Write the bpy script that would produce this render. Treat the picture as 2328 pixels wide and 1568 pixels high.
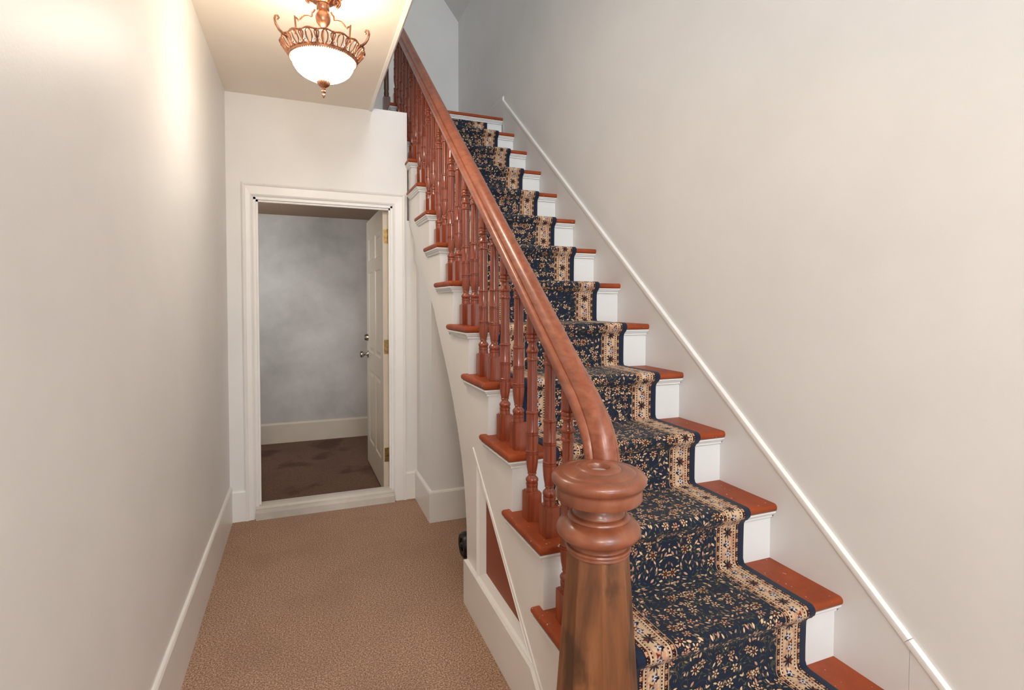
import bpy, bmesh, math, random
from mathutils import Vector, Matrix, Euler

for o in list(bpy.data.objects):
    bpy.data.objects.remove(o, do_unlink=True)
S = bpy.context.scene
COL = S.collection
random.seed(4)
PI = math.pi

# ------------------------------------------------------------------ camera
cam = bpy.data.cameras.new('camera')
cam.sensor_width = 36.0
cam.lens = 1203.08 / 2328 * 36.0
cam.shift_x = 0.0
cam.shift_y = -59.67 / 2328
cam.clip_start = 0.01
yaw, pitch, roll = 0.3786, 0.0309, 0.0026
f = Vector((math.sin(yaw) * math.cos(pitch), math.cos(yaw) * math.cos(pitch), -math.sin(pitch)))
r = Vector((math.cos(yaw), -math.sin(yaw), 0))
u = r.cross(f)
r2 = r * math.cos(roll) + u * math.sin(roll)
u2 = -r * math.sin(roll) + u * math.cos(roll)
m = Matrix((r2, u2, -f)).transposed().to_4x4()
m.translation = Vector((0, 0, 1.385))
camo = bpy.data.objects.new('camera', cam)
camo.matrix_world = m
COL.objects.link(camo)
S.camera = camo

# ------------------------------------------------------------------ world, exposure, daylight
S.view_settings.view_transform = 'Standard'
S.view_settings.look = 'None'
S.view_settings.gamma = 1.0
S.view_settings.use_curve_mapping = False
S.view_settings.exposure = 1.2
w = bpy.data.worlds.new('world')
w.use_nodes = True
w.node_tree.nodes['Background'].inputs[0].default_value = (0.8, 0.88, 1.0, 1)
w.node_tree.nodes['Background'].inputs[1].default_value = 0.5
S.world = w
try:
    S.cycles.use_denoising = True
    S.cycles.max_bounces = 10
    S.cycles.diffuse_bounces = 6
    S.cycles.sample_clamp_indirect = 6.0
except Exception:
    pass

def area(name, loc, target, sx, sy, energy, color):
    l = bpy.data.lights.new(name, 'AREA')
    l.shape = 'RECTANGLE'
    l.size, l.size_y = sx, sy
    l.energy = energy
    l.color = color
    o = bpy.data.objects.new(name, l)
    o.location = loc
    o.rotation_euler = (Vector(target) - Vector(loc)).to_track_quat('-Z', 'Y').to_euler()
    COL.objects.link(o)
    return o

# daylight through the glazed front door behind the camera, and through the upstairs front window
area('front_door_daylight', (0.30, -4.3, 1.45), (0.40, 2.0, 1.40), 1.3, 2.0, 20, (0.84, 0.92, 1.0))
area('upstairs_window_daylight', (0.50, -4.2, 4.50), (1.1, 4.3, 3.2), 1.6, 1.4, 74, (0.86, 0.93, 1.0))
area('back_room_fill_light', (-0.80, 4.45, 1.62), (0.25, 5.3, 1.40), 0.6, 1.0, 6.0, (0.90, 0.95, 1.0))  # added fill, no window built here; brightens the back room and door leaf
# unseen fill light added behind the camera to brighten the hall and stairs
l2 = bpy.data.lights.new('hall_fill_light', 'POINT')
l2.energy = 24
l2.color = (1.0, 0.93, 0.84)
l2.shadow_soft_size = 0.16
l2o = bpy.data.objects.new('hall_fill_light', l2)
l2o.location = (-0.18, -1.2, 2.30)
COL.objects.link(l2o)

# ------------------------------------------------------------------ helpers
def srgb(r, g, b, a=1.0):
    def c(x):
        x /= 255.0
        return x / 12.92 if x <= 0.04045 else ((x + 0.055) / 1.055) ** 2.4
    return (c(r), c(g), c(b), a)

def obj(name, bm, mat, parent=None, smooth=False, angle=35):
    bmesh.ops.recalc_face_normals(bm, faces=bm.faces[:])
    me = bpy.data.meshes.new(name)
    bm.to_mesh(me)
    bm.free()
    me.materials.append(mat)
    if smooth:
        me.polygons.foreach_set('use_smooth', [True] * len(me.polygons))
        try:
            me.set_sharp_from_angle(angle=math.radians(angle))
        except Exception:
            pass
    o = bpy.data.objects.new(name, me)
    COL.objects.link(o)
    if parent is not None:
        o.parent = parent
        o.matrix_parent_inverse = parent.matrix_world.inverted() if parent.type != 'EMPTY' else Matrix.Translation(-abs_loc(parent))
    return o

def abs_loc(o):
    v = o.location.copy()
    while o.parent is not None:
        break
    return v

def thing(name, label, cat, loc, group=None, kind=None):
    o = bpy.data.objects.new(name, None)
    o.empty_display_size = 0.1
    o.location = loc
    COL.objects.link(o)
    o['label'] = label
    o['category'] = cat
    if group: o['group'] = group
    if kind: o['kind'] = kind
    return o

def struct(o, label=None):
    o['kind'] = 'structure'
    if label: o['label'] = label
    return o

def box(bm, x0, x1, y0, y1, z0, z1):
    vs = [bm.verts.new((x, y, z)) for x in (x0, x1) for y in (y0, y1) for z in (z0, z1)]
    q = [(0, 1, 3, 2), (4, 6, 7, 5), (0, 4, 5, 1), (2, 3, 7, 6), (0, 2, 6, 4), (1, 5, 7, 3)]
    fs = [bm.faces.new([vs[i] for i in t]) for t in q]
    return vs, fs

def boxbm(*a):
    bm = bmesh.new()
    box(bm, *a)
    return bm

def bevel_all(bm, w, seg=2):
    bmesh.ops.bevel(bm, geom=bm.edges[:], offset=w, segments=seg, affect='EDGES', profile=0.5)
    return bm

def prism(pts, a0, a1, axis='X', bm=None):
    """2-D polygon (concave allowed) extruded along an axis; pts are the other two coordinates in order."""
    bm = bm or bmesh.new()
    def P(p, a):
        return {'X': (a, p[0], p[1]), 'Y': (p[0], a, p[1]), 'Z': (p[0], p[1], a)}[axis]
    A = [bm.verts.new(P(p, a0)) for p in pts]
    B = [bm.verts.new(P(p, a1)) for p in pts]
    n = len(pts)
    f1 = bm.faces.new(A)
    f2 = bm.faces.new(B[::-1])
    for i in range(n):
        bm.faces.new((A[i], B[i], B[(i + 1) % n], A[(i + 1) % n]))
    bmesh.ops.triangulate(bm, faces=[f1, f2], ngon_method='EAR_CLIP')
    return bm

def lathe(prof, segs=24, c=(0, 0, 0), bm=None, axis='Z', cap=True, mod=None):
    bm = bm or bmesh.new()
    rings = []
    for (rr, z) in prof:
        ring = []
        for i in range(segs):
            a = 2 * PI * i / segs
            q = rr * (mod(a, z) if mod else 1.0)
            p = (q * math.cos(a), q * math.sin(a), z)
            if axis == 'X': p = (p[2], p[0], p[1])
            if axis == 'Y': p = (p[0], p[2], p[1])
            ring.append(bm.verts.new((p[0] + c[0], p[1] + c[1], p[2] + c[2])))
        rings.append(ring)
    for a, b in zip(rings, rings[1:]):
        for i in range(segs):
            bm.faces.new((a[i], a[(i + 1) % segs], b[(i + 1) % segs], b[i]))
    if cap:
        bm.faces.new(rings[0][::-1])
        bm.faces.new(rings[-1])
    return bm

def tube(path, rad, segs=8, bm=None, closed=False, flat=1.0):
    bm = bm or bmesh.new()
    n = len(path)
    P = [Vector(p) for p in path]
    rings = []
    prev = None
    for i in range(n):
        if closed:
            t = P[(i + 1) % n] - P[i - 1]
        else:
            t = P[min(i + 1, n - 1)] - P[max(i - 1, 0)]
        t.normalize()
        ref = prev if prev is not None else (Vector((0, 0, 1)) if abs(t.z) < 0.9 else Vector((1, 0, 0)))
        s = t.cross(ref)
        if s.length < 1e-6:
            s = t.cross(Vector((1, 0, 0)))
        s.normalize()
        v = s.cross(t).normalized()
        prev = v
        rr = rad(i / (n - 1)) if callable(rad) else rad
        rings.append([bm.verts.new(P[i] + (s * math.cos(2 * PI * k / segs) * flat + v * math.sin(2 * PI * k / segs)) * rr) for k in range(segs)])
    m = n if closed else n - 1
    for i in range(m):
        a, b = rings[i], rings[(i + 1) % n]
        for k in range(segs):
            bm.faces.new((a[k], a[(k + 1) % segs], b[(k + 1) % segs], b[k]))
    if not closed:
        bm.faces.new(rings[0][::-1])
        bm.faces.new(rings[-1])
    return bm

def sweep(path, prof, frames, bm=None):
    """sweep a closed 2-D profile along points with explicit (side, up) frames."""
    bm = bm or bmesh.new()
    rings = []
    for p, (s, v) in zip(path, frames):
        rings.append([bm.verts.new(Vector(p) + s * a + v * b) for a, b in prof])
    n = len(prof)
    for A, B in zip(rings, rings[1:]):
        for k in range(n):
            bm.faces.new((A[k], A[(k + 1) % n], B[(k + 1) % n], B[k]))
    f1 = bm.faces.new(rings[0][::-1])
    f2 = bm.faces.new(rings[-1])
    bmesh.ops.triangulate(bm, faces=[f1, f2], ngon_method='EAR_CLIP')
    return bm

# ------------------------------------------------------------------ node helper
class G:
    def __init__(s, name):
        s.m = bpy.data.materials.new(name)
        s.m.use_nodes = True
        s.t = s.m.node_tree
        s.n = s.t.nodes
        s.b = s.n['Principled BSDF']
    def new(s, k, **kw):
        n = s.n.new(k)
        for a, v in kw.items():
            setattr(n, a, v)
        return n
    def put(s, sock, v):
        if isinstance(v, bpy.types.NodeSocket):
            s.t.links.new(v, sock)
        elif v is not None:
            sock.default_value = v
    def math(s, op, a, b=None, c=None, clamp=False):
        n = s.new('ShaderNodeMath', operation=op, use_clamp=clamp)
        s.put(n.inputs[0], a)
        if b is not None: s.put(n.inputs[1], b)
        if c is not None: s.put(n.inputs[2], c)
        return n.outputs[0]
    def mix(s, fac, a, b):
        n = s.new('ShaderNodeMix', data_type='RGBA')
        s.put(n.inputs[0], fac); s.put(n.inputs[6], a); s.put(n.inputs[7], b)
        return n.outputs[2]
    def ramp(s, fac, stops):
        n = s.new('ShaderNodeValToRGB')
        e = n.color_ramp.elements
        while len(e) < len(stops): e.new(0.5)
        for el, (p, c) in zip(e, stops):
            el.position = p; el.color = c
        s.put(n.inputs[0], fac)
        return n.outputs[0]
    def step(s, x, a, b):
        n = s.new('ShaderNodeMapRange', interpolation_type='SMOOTHSTEP')
        s.put(n.inputs[0], x); s.put(n.inputs[1], a); s.put(n.inputs[2], b)
        n.inputs[3].default_value = 0; n.inputs[4].default_value = 1
        return n.outputs[0]
    def coord(s, kind='Object'):
        return s.new('ShaderNodeTexCoord').outputs[kind]
    def geo(s):
        return s.new('ShaderNodeNewGeometry').outputs['Position']
    def mapping(s, v, scale=(1, 1, 1), rot=(0, 0, 0), loc=(0, 0, 0)):
        n = s.new('ShaderNodeMapping')
        s.put(n.inputs[0], v)
        n.inputs[1].default_value = loc; n.inputs[2].default_value = rot; n.inputs[3].default_value = scale
        return n.outputs[0]
    def noise(s, v, scale, detail=3, rough=0.5, out=0, dist=0.0):
        n = s.new('ShaderNodeTexNoise')
        s.put(n.inputs['Vector'], v)
        n.inputs['Scale'].default_value = scale
        n.inputs['Detail'].default_value = detail
        n.inputs['Roughness'].default_value = rough
        n.inputs['Distortion'].default_value = dist
        return n.outputs[out]
    def bump(s, h, strength, dist=0.01):
        n = s.new('ShaderNodeBump')
        s.put(n.inputs['Height'], h)
        n.inputs['Strength'].default_value = strength
        n.inputs['Distance'].default_value = dist
        s.t.links.new(n.outputs[0], s.b.inputs['Normal'])
    def set(s, **kw):
        for k, v in kw.items():
            s.put(s.b.inputs[k.replace('_', ' ')], v)
        return s.m

def paint(name, c, rough=0.4, var=6, bump=0.12, spec=0.5, bscale=160):
    g = G(name)
    p = g.geo()
    n = g.noise(p, 2.3, 4, 0.6)
    base = g.ramp(n, [(0.3, srgb(*[max(0, x - var) for x in c])), (0.7, srgb(*[min(255, x + var * 0.5) for x in c]))])
    g.bump(g.noise(p, bscale, 2, 0.5), bump, 0.0008)
    return g.set(Base_Color=base, Roughness=rough, Specular_IOR_Level=spec)

M = {}
M['wall'] = paint('wall_paint', (230, 229, 227), 0.44, 4, 0.35, 0.4, 120)
M['wall_upper'] = paint('upper_wall_paint', (226, 225, 221), 0.5, 4, 0.2, 0.4)
M['ceiling'] = paint('ceiling_paint', (240, 232, 220), 0.55, 4, 0.2, 0.3)
M['trim'] = paint('trim_paint', (236, 234, 231), 0.34, 5, 0.12, 0.5, 60)
M['riser'] = paint('riser_paint', (222, 223, 221), 0.38, 5, 0.1, 0.45, 60)
M['sill'] = paint('sill_paint', (205, 198, 188), 0.4, 22, 0.2, 0.5, 40)
M['door'] = paint('door_paint', (200, 186, 166), 0.36, 4, 0.1, 0.5, 60)
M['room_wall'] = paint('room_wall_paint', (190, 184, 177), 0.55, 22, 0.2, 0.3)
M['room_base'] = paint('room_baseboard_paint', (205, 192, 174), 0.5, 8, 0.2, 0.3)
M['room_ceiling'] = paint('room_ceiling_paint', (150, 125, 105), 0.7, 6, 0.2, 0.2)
M['string'] = paint('string_paint', (232, 229, 225), 0.36, 5, 0.12, 0.5, 60)
M['panel'] = paint('red_panel_paint', (140, 68, 42), 0.4, 8, 0.15, 0.4, 60)
M['black'] = paint('black_rubber', (22, 20, 19), 0.35, 4, 0.2, 0.5)
M['putty'] = paint('plug_putty', (176, 160, 148), 0.6, 25, 0.3, 0.2)

def tread_mat():
    g = G('tread_paint')
    p = g.geo()
    n = g.noise(p, 9, 5, 0.65)
    base = g.ramp(n, [(0.30, srgb(130, 58, 28)), (0.6, srgb(154, 70, 35)), (0.85, srgb(162, 84, 48))])
    sp = g.step(g.noise(p, 90, 1, 0.5), 0.745, 0.765)
    base = g.mix(sp, base, srgb(205, 185, 165))
    g.bump(g.noise(p, 120, 2), 0.1, 0.001)
    return g.set(Base_Color=base, Roughness=0.45, Specular_IOR_Level=0.25)
M['tread'] = tread_mat()

def wood(name, dark, mid, light, rough=0.28, stretch=(22, 22, 1.6), blotch=0.0, coat=0.25, rot=(0, 0, 0)):
    g = G(name)
    p = g.coord('Object')
    q = g.mapping(p, stretch, rot)
    n = g.noise(q, 1.6, 6, 0.6, dist=0.6)
    base = g.ramp(n, [(0.25, srgb(*dark)), (0.52, srgb(*mid)), (0.8, srgb(*light))])
    if blotch:
        b = g.step(g.noise(g.mapping(p, (9, 9, 4)), 1.3, 4, 0.6), 0.48, 0.66)
        base = g.mix(g.math('MULTIPLY', b, blotch), base, srgb(*[int(x * 0.55) for x in dark]))
    fine = g.noise(g.mapping(p, tuple(s * 6 for s in stretch), rot), 2.0, 3, 0.6)
    g.bump(fine, 0.06, 0.001)
    g.b.inputs['Coat Weight'].default_value = coat
    g.b.inputs['Coat Roughness'].default_value = 0.15
    return g.set(Base_Color=base, Roughness=rough, Specular_IOR_Level=0.5)
M['baluster'] = wood('baluster_wood', (104, 43, 23), (140, 61, 33), (164, 80, 48), 0.2, coat=0.5)
def rail_wood():
    g = G('handrail_wood')
    p = g.coord('Object')
    q = g.mapping(p, (26, 3.0, 26), (math.radians(-39.0), 0, 0))
    n = g.noise(q, 1.6, 6, 0.6, dist=0.5)
    base = g.ramp(n, [(0.25, srgb(108, 52, 32)), (0.5, srgb(142, 76, 50)), (0.8, srgb(164, 100, 72))])
    wear = g.step(g.noise(g.mapping(p, (7, 3, 5)), 1.5, 5, 0.65), 0.45, 0.75)
    base = g.mix(g.math('MULTIPLY', wear, 0.45), base, srgb(166, 112, 88))
    g.bump(g.noise(p, 70, 3), 0.08, 0.001)
    g.b.inputs['Coat Weight'].default_value = 0.3
    g.b.inputs['Coat Roughness'].default_value = 0.22
    return g.set(Base_Color=base, Roughness=0.34)
M['rail'] = rail_wood()
M['newel_cap'] = wood('newel_cap_wood', (108, 54, 34), (138, 78, 52), (160, 104, 76), 0.32, (9, 9, 5), 0.2, 0.3)
M['newel_shaft'] = wood('newel_shaft_wood', (84, 48, 28), (122, 76, 45), (154, 104, 66), 0.38, (16, 16, 1.4), 0.75, 0.2)
M['post'] = wood('landing_post_wood', (70, 36, 20), (92, 50, 28), (112, 62, 36), 0.35)

def carpet(name, dark, mid, light, stain=None):
    g = G(name)
    p = g.geo()
    n = g.noise(p, 170, 3, 0.8)
    big = g.noise(p, 3.0, 4, 0.6)
    base = g.ramp(n, [(0.36, srgb(*dark)), (0.5, srgb(*mid)), (0.64, srgb(*light))])
    base = g.mix(g.math('MULTIPLY', g.step(big, 0.4, 0.75), 0.30), base, srgb(*[int(x * 0.82) for x in mid]))
    if stain:
        s = g.step(g.noise(p, 2.6, 3, 0.5), 0.52, 0.64)
        base = g.mix(g.math('MULTIPLY', s, 0.6), base, srgb(*stain))
    g.bump(g.noise(p, 520, 2, 0.6), 0.5, 0.0025)
    return g.set(Base_Color=base, Roughness=0.95, Specular_IOR_Level=0.1)
M['carpet'] = carpet('hall_carpet', (108, 80, 64), (164, 130, 107), (216, 188, 166))
M['room_carpet'] = carpet('room_carpet', (88, 66, 54), (112, 86, 72), (132, 104, 88), (70, 50, 42))

def metal(name, c, rough, var=0.0):
    g = G(name)
    base = srgb(*c)
    if var:
        n = g.noise(g.geo(), 45, 3, 0.6)
        base = g.ramp(n, [(0.35, srgb(*[int(x * (1 - var)) for x in c])), (0.65, srgb(*c))])
    return g.set(Base_Color=base, Metallic=1.0, Roughness=rough)
M['brass'] = metal('hinge_brass', (176, 140, 84), 0.38, 0.3)
M['nickel'] = metal('knob_nickel', (170, 164, 156), 0.22)
M['bronze'] = metal('lamp_bronze', (196, 142, 112), 0.34, 0.25)
g = G('lamp_glass')
lw = g.new('ShaderNodeLayerWeight')
sw = g.noise(g.coord('Object'), 9, 2, 0.5, dist=2.5)
em = g.ramp(sw, [(0.30, (1.0, 0.84, 0.60, 1)), (0.5, (1.0, 0.92, 0.80, 1))])
M['glass'] = g.set(Base_Color=srgb(250, 244, 228), Roughness=0.25, Emission_Color=em, Emission_Strength=20.0)

# floral stair-runner weave: UV u = metres across (0..W), v = metres along
RW = 0.668
def runner_mat():
    g = G('floral_runner_weave')
    uv = g.new('ShaderNodeUVMap').outputs[0]
    sx = g.new('ShaderNodeSeparateXYZ'); g.put(sx.inputs[0], uv)
    U, V = sx.outputs[0], sx.outputs[1]
    cx = g.math('ABSOLUTE', g.math('SUBTRACT', U, RW / 2))
    d = g.math('SUBTRACT', RW / 2, cx)
    def comb(x, y):
        c = g.new('ShaderNodeCombineXYZ'); g.put(c.inputs[0], x); g.put(c.inputs[1], y); return c.outputs[0]
    vec = comb(cx, V)
    NAVY, NAVY2 = srgb(27, 34, 50), srgb(38, 46, 62)
    BEIGE, TAN, ROSE, RUST, DARK, OLIVE, BLUE = srgb(214, 182, 148), srgb(196, 150, 108), srgb(190, 140, 118), srgb(112, 52, 38), srgb(24, 18, 22), srgb(84, 82, 62), srgb(52, 62, 92)
    fine = g.noise(vec, 500, 1, 0.6)
    col = g.mix(fine, NAVY, NAVY2)
    def cells(scale, rnd, off):
        n = g.new('ShaderNodeTexVoronoi', voronoi_dimensions='2D', feature='F1')
        c = g.mapping(vec, (scale, scale, 1), (0, 0, 0), (off, off * 1.7, 0))
        wob = g.new('ShaderNodeVectorMath', operation='SUBTRACT')
        g.put(n.inputs['Vector'], c); n.inputs['Scale'].default_value = 1.0; n.inputs['Randomness'].default_value = rnd
        g.put(wob.inputs[0], c); g.put(wob.inputs[1], n.outputs['Position'])
        s = g.new('ShaderNodeSeparateXYZ'); g.put(s.inputs[0], wob.outputs[0])
        rc = g.new('ShaderNodeSeparateColor'); g.put(rc.inputs[0], n.outputs['Color'])
        return s.outputs[0], s.outputs[1], n.outputs['Distance'], rc.outputs[0], rc.outputs[1], rc.outputs[2]
    def leaf(col, scale, off, a, b, keep, c1, c2):
        x, y, r, h1, h2, h3 = cells(scale, 1.0, off)
        an = g.math('MULTIPLY', h1, 2 * PI)
        cs, sn = g.math('COSINE', an), g.math('SINE', an)
        xr = g.math('ADD', g.math('MULTIPLY', x, cs), g.math('MULTIPLY', y, sn))
        yr = g.math('SUBTRACT', g.math('MULTIPLY', y, cs), g.math('MULTIPLY', x, sn))
        e = g.math('ADD', g.math('POWER', g.math('DIVIDE', xr, a), 2.0), g.math('ABSOLUTE', g.math('DIVIDE', yr, b)))
        k = g.math('LESS_THAN', h2, keep)
        outl = g.math('MULTIPLY', g.math('SUBTRACT', 1.0, g.step(e, 1.25, 1.45)), k)
        msk = g.math('MULTIPLY', g.math('SUBTRACT', 1.0, g.step(e, 0.85, 1.05)), k)
        col = g.mix(outl, col, DARK)
        return g.mix(msk, col, g.mix(g.step(h3, 0.45, 0.55), c1, c2))
    def flower(col, scale, off, R, keep, n1, c1, c2, c3):
        x, y, r, h1, h2, h3 = cells(scale, 0.75, off)
        an = g.math('ADD', g.math('ARCTAN2', y, x), g.math('MULTIPLY', h1, 6.28))
        pet = g.math('COSINE', g.math('MULTIPLY', an, n1))
        bound = g.math('MULTIPLY', g.math('ADD', 0.62, g.math('MULTIPLY', pet, 0.38)), R)
        q = g.math('DIVIDE', r, bound)
        k = g.math('LESS_THAN', h2, keep)
        inv = lambda s_: g.math('SUBTRACT', 1.0, s_)
        col = g.mix(g.math('MULTIPLY', inv(g.step(q, 1.15, 1.35)), k), col, DARK)
        col = g.mix(g.math('MULTIPLY', inv(g.step(q, 0.85, 1.0)), k), col, g.mix(g.step(h3, 0.4, 0.6), c1, c2))
        gap = g.math('MULTIPLY', g.step(g.math('MULTIPLY', pet, -1.0), -0.2, 0.3), g.math('MULTIPLY', g.step(q, 0.25, 0.45), inv(g.step(q, 0.9, 1.0))))
        col = g.mix(g.math('MULTIPLY', gap, k), col, RUST)
        rr = g.math('DIVIDE', r, R)
        col = g.mix(g.math('MULTIPLY', inv(g.step(rr, 0.34, 0.42)), k), col, DARK)
        col = g.mix(g.math('MULTIPLY', inv(g.step(rr, 0.18, 0.25)), k), col, c3)
        return col
    # vines
    vn = g.noise(vec, 17, 2, 0.5, dist=1.2)
    col = g.mix(g.math('MULTIPLY', g.math('LESS_THAN', g.math('ABSOLUTE', g.math('SUBTRACT', vn, 0.5)), 0.013), 0.7), col, OLIVE)
    col = leaf(col, 64, 3.1, 0.42, 0.15, 0.40, OLIVE, srgb(104, 98, 84))
    col = leaf(col, 50, 7.7, 0.44, 0.16, 0.50, BEIGE, srgb(150, 124, 100))
    col = leaf(col, 37, 11.3, 0.36, 0.15, 0.30, ROSE, BEIGE)
    col = flower(col, 23, 5.2, 0.36, 0.46, 5.0, BEIGE, ROSE, TAN)
    col = flower(col, 16, 1.4, 0.30, 0.36, 7.0, BEIGE, TAN, RUST)
    inner = col
    # ---- border
    def band(a, b):
        return g.math('MULTIPLY', g.math('GREATER_THAN', d, a), g.math('LESS_THAN', d, b))
    def pulse(period, duty, ph=0.0):
        t = g.math('FRACT', g.math('ADD', g.math('DIVIDE', V, period), ph))
        return g.math('LESS_THAN', g.math('ABSOLUTE', g.math('SUBTRACT', t, 0.5)), duty / 2)
    b0 = 0.024
    col = g.mix(g.math('LESS_THAN', d, b0), inner, g.mix(fine, srgb(30, 38, 55), srgb(40, 49, 68)))
    def guard(col, a):
        col = g.mix(band(a, a + 0.0135), col, DARK)
        col = g.mix(g.math('MULTIPLY', band(a + 0.002, a + 0.0115), pulse(0.034, 0.36)), col, TAN)
        col = g.mix(g.math('MULTIPLY', band(a + 0.003, a + 0.0060), pulse(0.0085, 0.45, .2)), col, ROSE)
        col = g.mix(g.math('MULTIPLY', band(a + 0.0085, a + 0.0110), pulse(0.0085, 0.45, .6)), col, RUST)
        return col
    col = guard(col, b0)
    a = b0 + 0.0135
    z0, z1 = a, a + 0.074
    wv = g.noise(vec, 30, 2, 0.5)
    ground = g.mix(g.step(wv, 0.5, 0.6), srgb(204, 174, 142), srgb(188, 144, 116))
    col = g.mix(band(z0, z1), col, ground)
    for e0 in (z0 + 0.0065, z1 - 0.0115):
        col = g.mix(g.math('MULTIPLY', band(e0, e0 + 0.005), pulse(0.0105, 0.55)), col, DARK)
    for e0 in (z0 + 0.014, z1 - 0.0152):
        col = g.mix(band(e0, e0 + 0.0012), col, srgb(120, 96, 82))
    mid = (z0 + z1) / 2
    def motif(col, period, ph, dc, R, n1, c1, c2, c3):
        t = g.math('FRACT', g.math('ADD', g.math('DIVIDE', V, period), ph))
        y = g.math('MULTIPLY', g.math('SUBTRACT', t, 0.5), period)
        x = g.math('SUBTRACT', d, dc)
        r = g.math('SQRT', g.math('ADD', g.math('MULTIPLY', x, x), g.math('MULTIPLY', y, y)))
        an = g.math('ARCTAN2', y, x)
        pet = g.math('COSINE', g.math('MULTIPLY', an, n1))
        q = g.math('DIVIDE', r, g.math('MULTIPLY', g.math('ADD', 0.7, g.math('MULTIPLY', pet, 0.3)), R))
        inv = lambda s_: g.math('SUBTRACT', 1.0, s_)
        col = g.mix(inv(g.step(q, 0.9, 1.1)), col, c1)
        col = g.mix(inv(g.step(g.math('DIVIDE', r, R), 0.42, 0.52)), col, c2)
        return g.mix(inv(g.step(g.math('DIVIDE', r, R), 0.16, 0.24)), col, c3)
    # meander vine
    vine = g.math('ADD', mid, g.math('MULTIPLY', g.math('SINE', g.math('MULTIPLY', V, 2 * PI / 0.12)), 0.011))
    col = g.mix(g.math('LESS_THAN', g.math('ABSOLUTE', g.math('SUBTRACT', d, vine)), 0.0011), col, DARK)
    col = motif(col, 0.12, 0.0, mid, 0.0225, 8.0, srgb(34, 40, 52), srgb(60, 42, 40), DARK)
    col = motif(col, 0.12, 0.34, mid + 0.005, 0.0145, 5.0, BLUE, srgb(206, 200, 202), BLUE)
    col = motif(col, 0.12, 0.66, mid - 0.004, 0.0155, 5.0, srgb(66, 70, 92), srgb(200, 192, 196), DARK)
    col = motif(col, 0.06, 0.5, mid - 0.010, 0.0080, 3.0, RUST, RUST, DARK)
    col = motif(col, 0.06, 0.25, mid + 0.012, 0.0075, 3.0, DARK, DARK, DARK)
    col = guard(col, z1)
    e = z1 + 0.0135
    col = g.mix(band(e, e + 0.0018), col, BEIGE)
    # fine pile bump and weak sheen, even over the whole runner
    g.bump(g.math('ADD', g.noise(vec, 420, 2), g.math('MULTIPLY', fine, 0.4)), 0.5, 0.002)
    g.b.inputs['Sheen Weight'].default_value = 0.08
    g.b.inputs['Sheen Roughness'].default_value = 0.5
    return g.set(Base_Color=col, Roughness=0.95, Specular_IOR_Level=0.1)
M['runner'] = runner_mat()
M['runner_edge'] = paint('runner_binding', (34, 42, 58), 0.9, 4, 0.3, 0.1, 300)

# ------------------------------------------------------------------ key dimensions
XL = -0.427      # left wall
XR = 1.665       # right wall
YD = 3.704       # door wall, hall face
WT = 0.075       # door wall thickness
YB = 5.84        # upstairs back wall
CZ = 2.675       # hall ceiling
T, R_ = 0.2656, 0.2153
def yn(k): return 1.1903 + T * k
def zn(k): return 0.4149 + R_ * k
def nose(y): return 0.4149 + (R_ / T) * (y - 1.1903)
XS = 0.70        # outer face of the stair string
XSK = 1.652      # inner face of the wall skirt

# ------------------------------------------------------------------ structure
struct(obj('floor', boxbm(XL - .1, XR + .1, -4.6, YD + .02, -0.1, 0.0), M['carpet']), 'brown carpet of the hall beside the stairs')
bm = boxbm(XL - .12, XL, -4.6, YD + WT, 0.0, 5.6)
box(bm, XL - .12, XL, YD + WT, YB + .1, 2.36, 5.6)
struct(obj('wall_left', bm, M['wall']), 'pale painted wall left of the hall')
struct(obj('wall_right', boxbm(XR, XR + .12, -4.6, YB + .1, 0.0, 4.62), M['wall']), 'pale painted wall right of the stairs')
# front wall behind the camera: door and upstairs window openings left in it
bm = bmesh.new()
box(bm, XL, -0.2, -4.5, -4.4, 0, 5.6); box(bm, 1.45, XR, -4.5, -4.4, 0, 5.6)
box(bm, -0.2, 1.45, -4.5, -4.4, 2.35, 3.5); box(bm, -0.2, 1.45, -4.5, -4.4, 5.0, 5.6); box(bm, -0.2, 1.45, -4.5, -4.4, 0, 0.35)
struct(obj('wall_front', bm, M['wall']))
# door wall with its opening
DL, DR, DT = -0.276, 0.586, 2.042
bm = bmesh.new()
box(bm, XL, DL, YD, YD + WT, 0, 2.69); box(bm, DR, 0.762, YD, YD + WT, 0, 1.95); box(bm, DR, 0.688, YD, YD + WT, 1.95, 2.69)
box(bm, DL, DR, YD, YD + WT, DT, 2.69)
struct(obj('wall_back', bm, M['wall']), 'pale end wall of the hall around the open door')
struct(obj('wall_upstairs', boxbm(XL, XR, YB, YB + .1, 2.6, 5.6), M['wall_upper']), 'grey white wall at the top of the stairs')
# understair closet wall jutting from the door wall
bm = prism([(3.253, 0), (YD, 0), (YD, 1.93), (3.253, 1.565)], 0.752, XR, 'X')
struct(obj('wall_understair', bm, M['wall']), 'pale boxed wall under the stairs right of the open door')
# ceilings
struct(obj('ceiling', boxbm(XL, 0.44, -4.5, YD, CZ, CZ + .32), M['ceiling']), 'low cream ceiling over the hall with the lamp')
bm = prism([(0.428, CZ + .006), (0.433, CZ - .006), (0.447, CZ - .010), (0.457, CZ), (0.459, CZ + .33), (0.436, CZ + .33)], -4.5, YD, 'Y')
struct(obj('trim_1', bm, M['trim'], smooth=True), 'rounded edge trim of the hall ceiling beside the stairwell')
bm = prism([(XR + .1, 4.40), (XR + .1, 4.55), (0.90, 5.54), (XL, 5.54), (XL, 5.50), (0.90, 5.50), (XR, 4.525)], -4.5, YB + .05, 'Y')
struct(obj('ceiling_upstairs', bm, M['wall_upper']), 'sloping ceiling above the stairs')
# upstairs floor behind the door wall, and landing
struct(obj('floor_upstairs', boxbm(XL, 0.66, YD + WT, YB, 2.36, 2.50), M['ceiling']))

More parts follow.
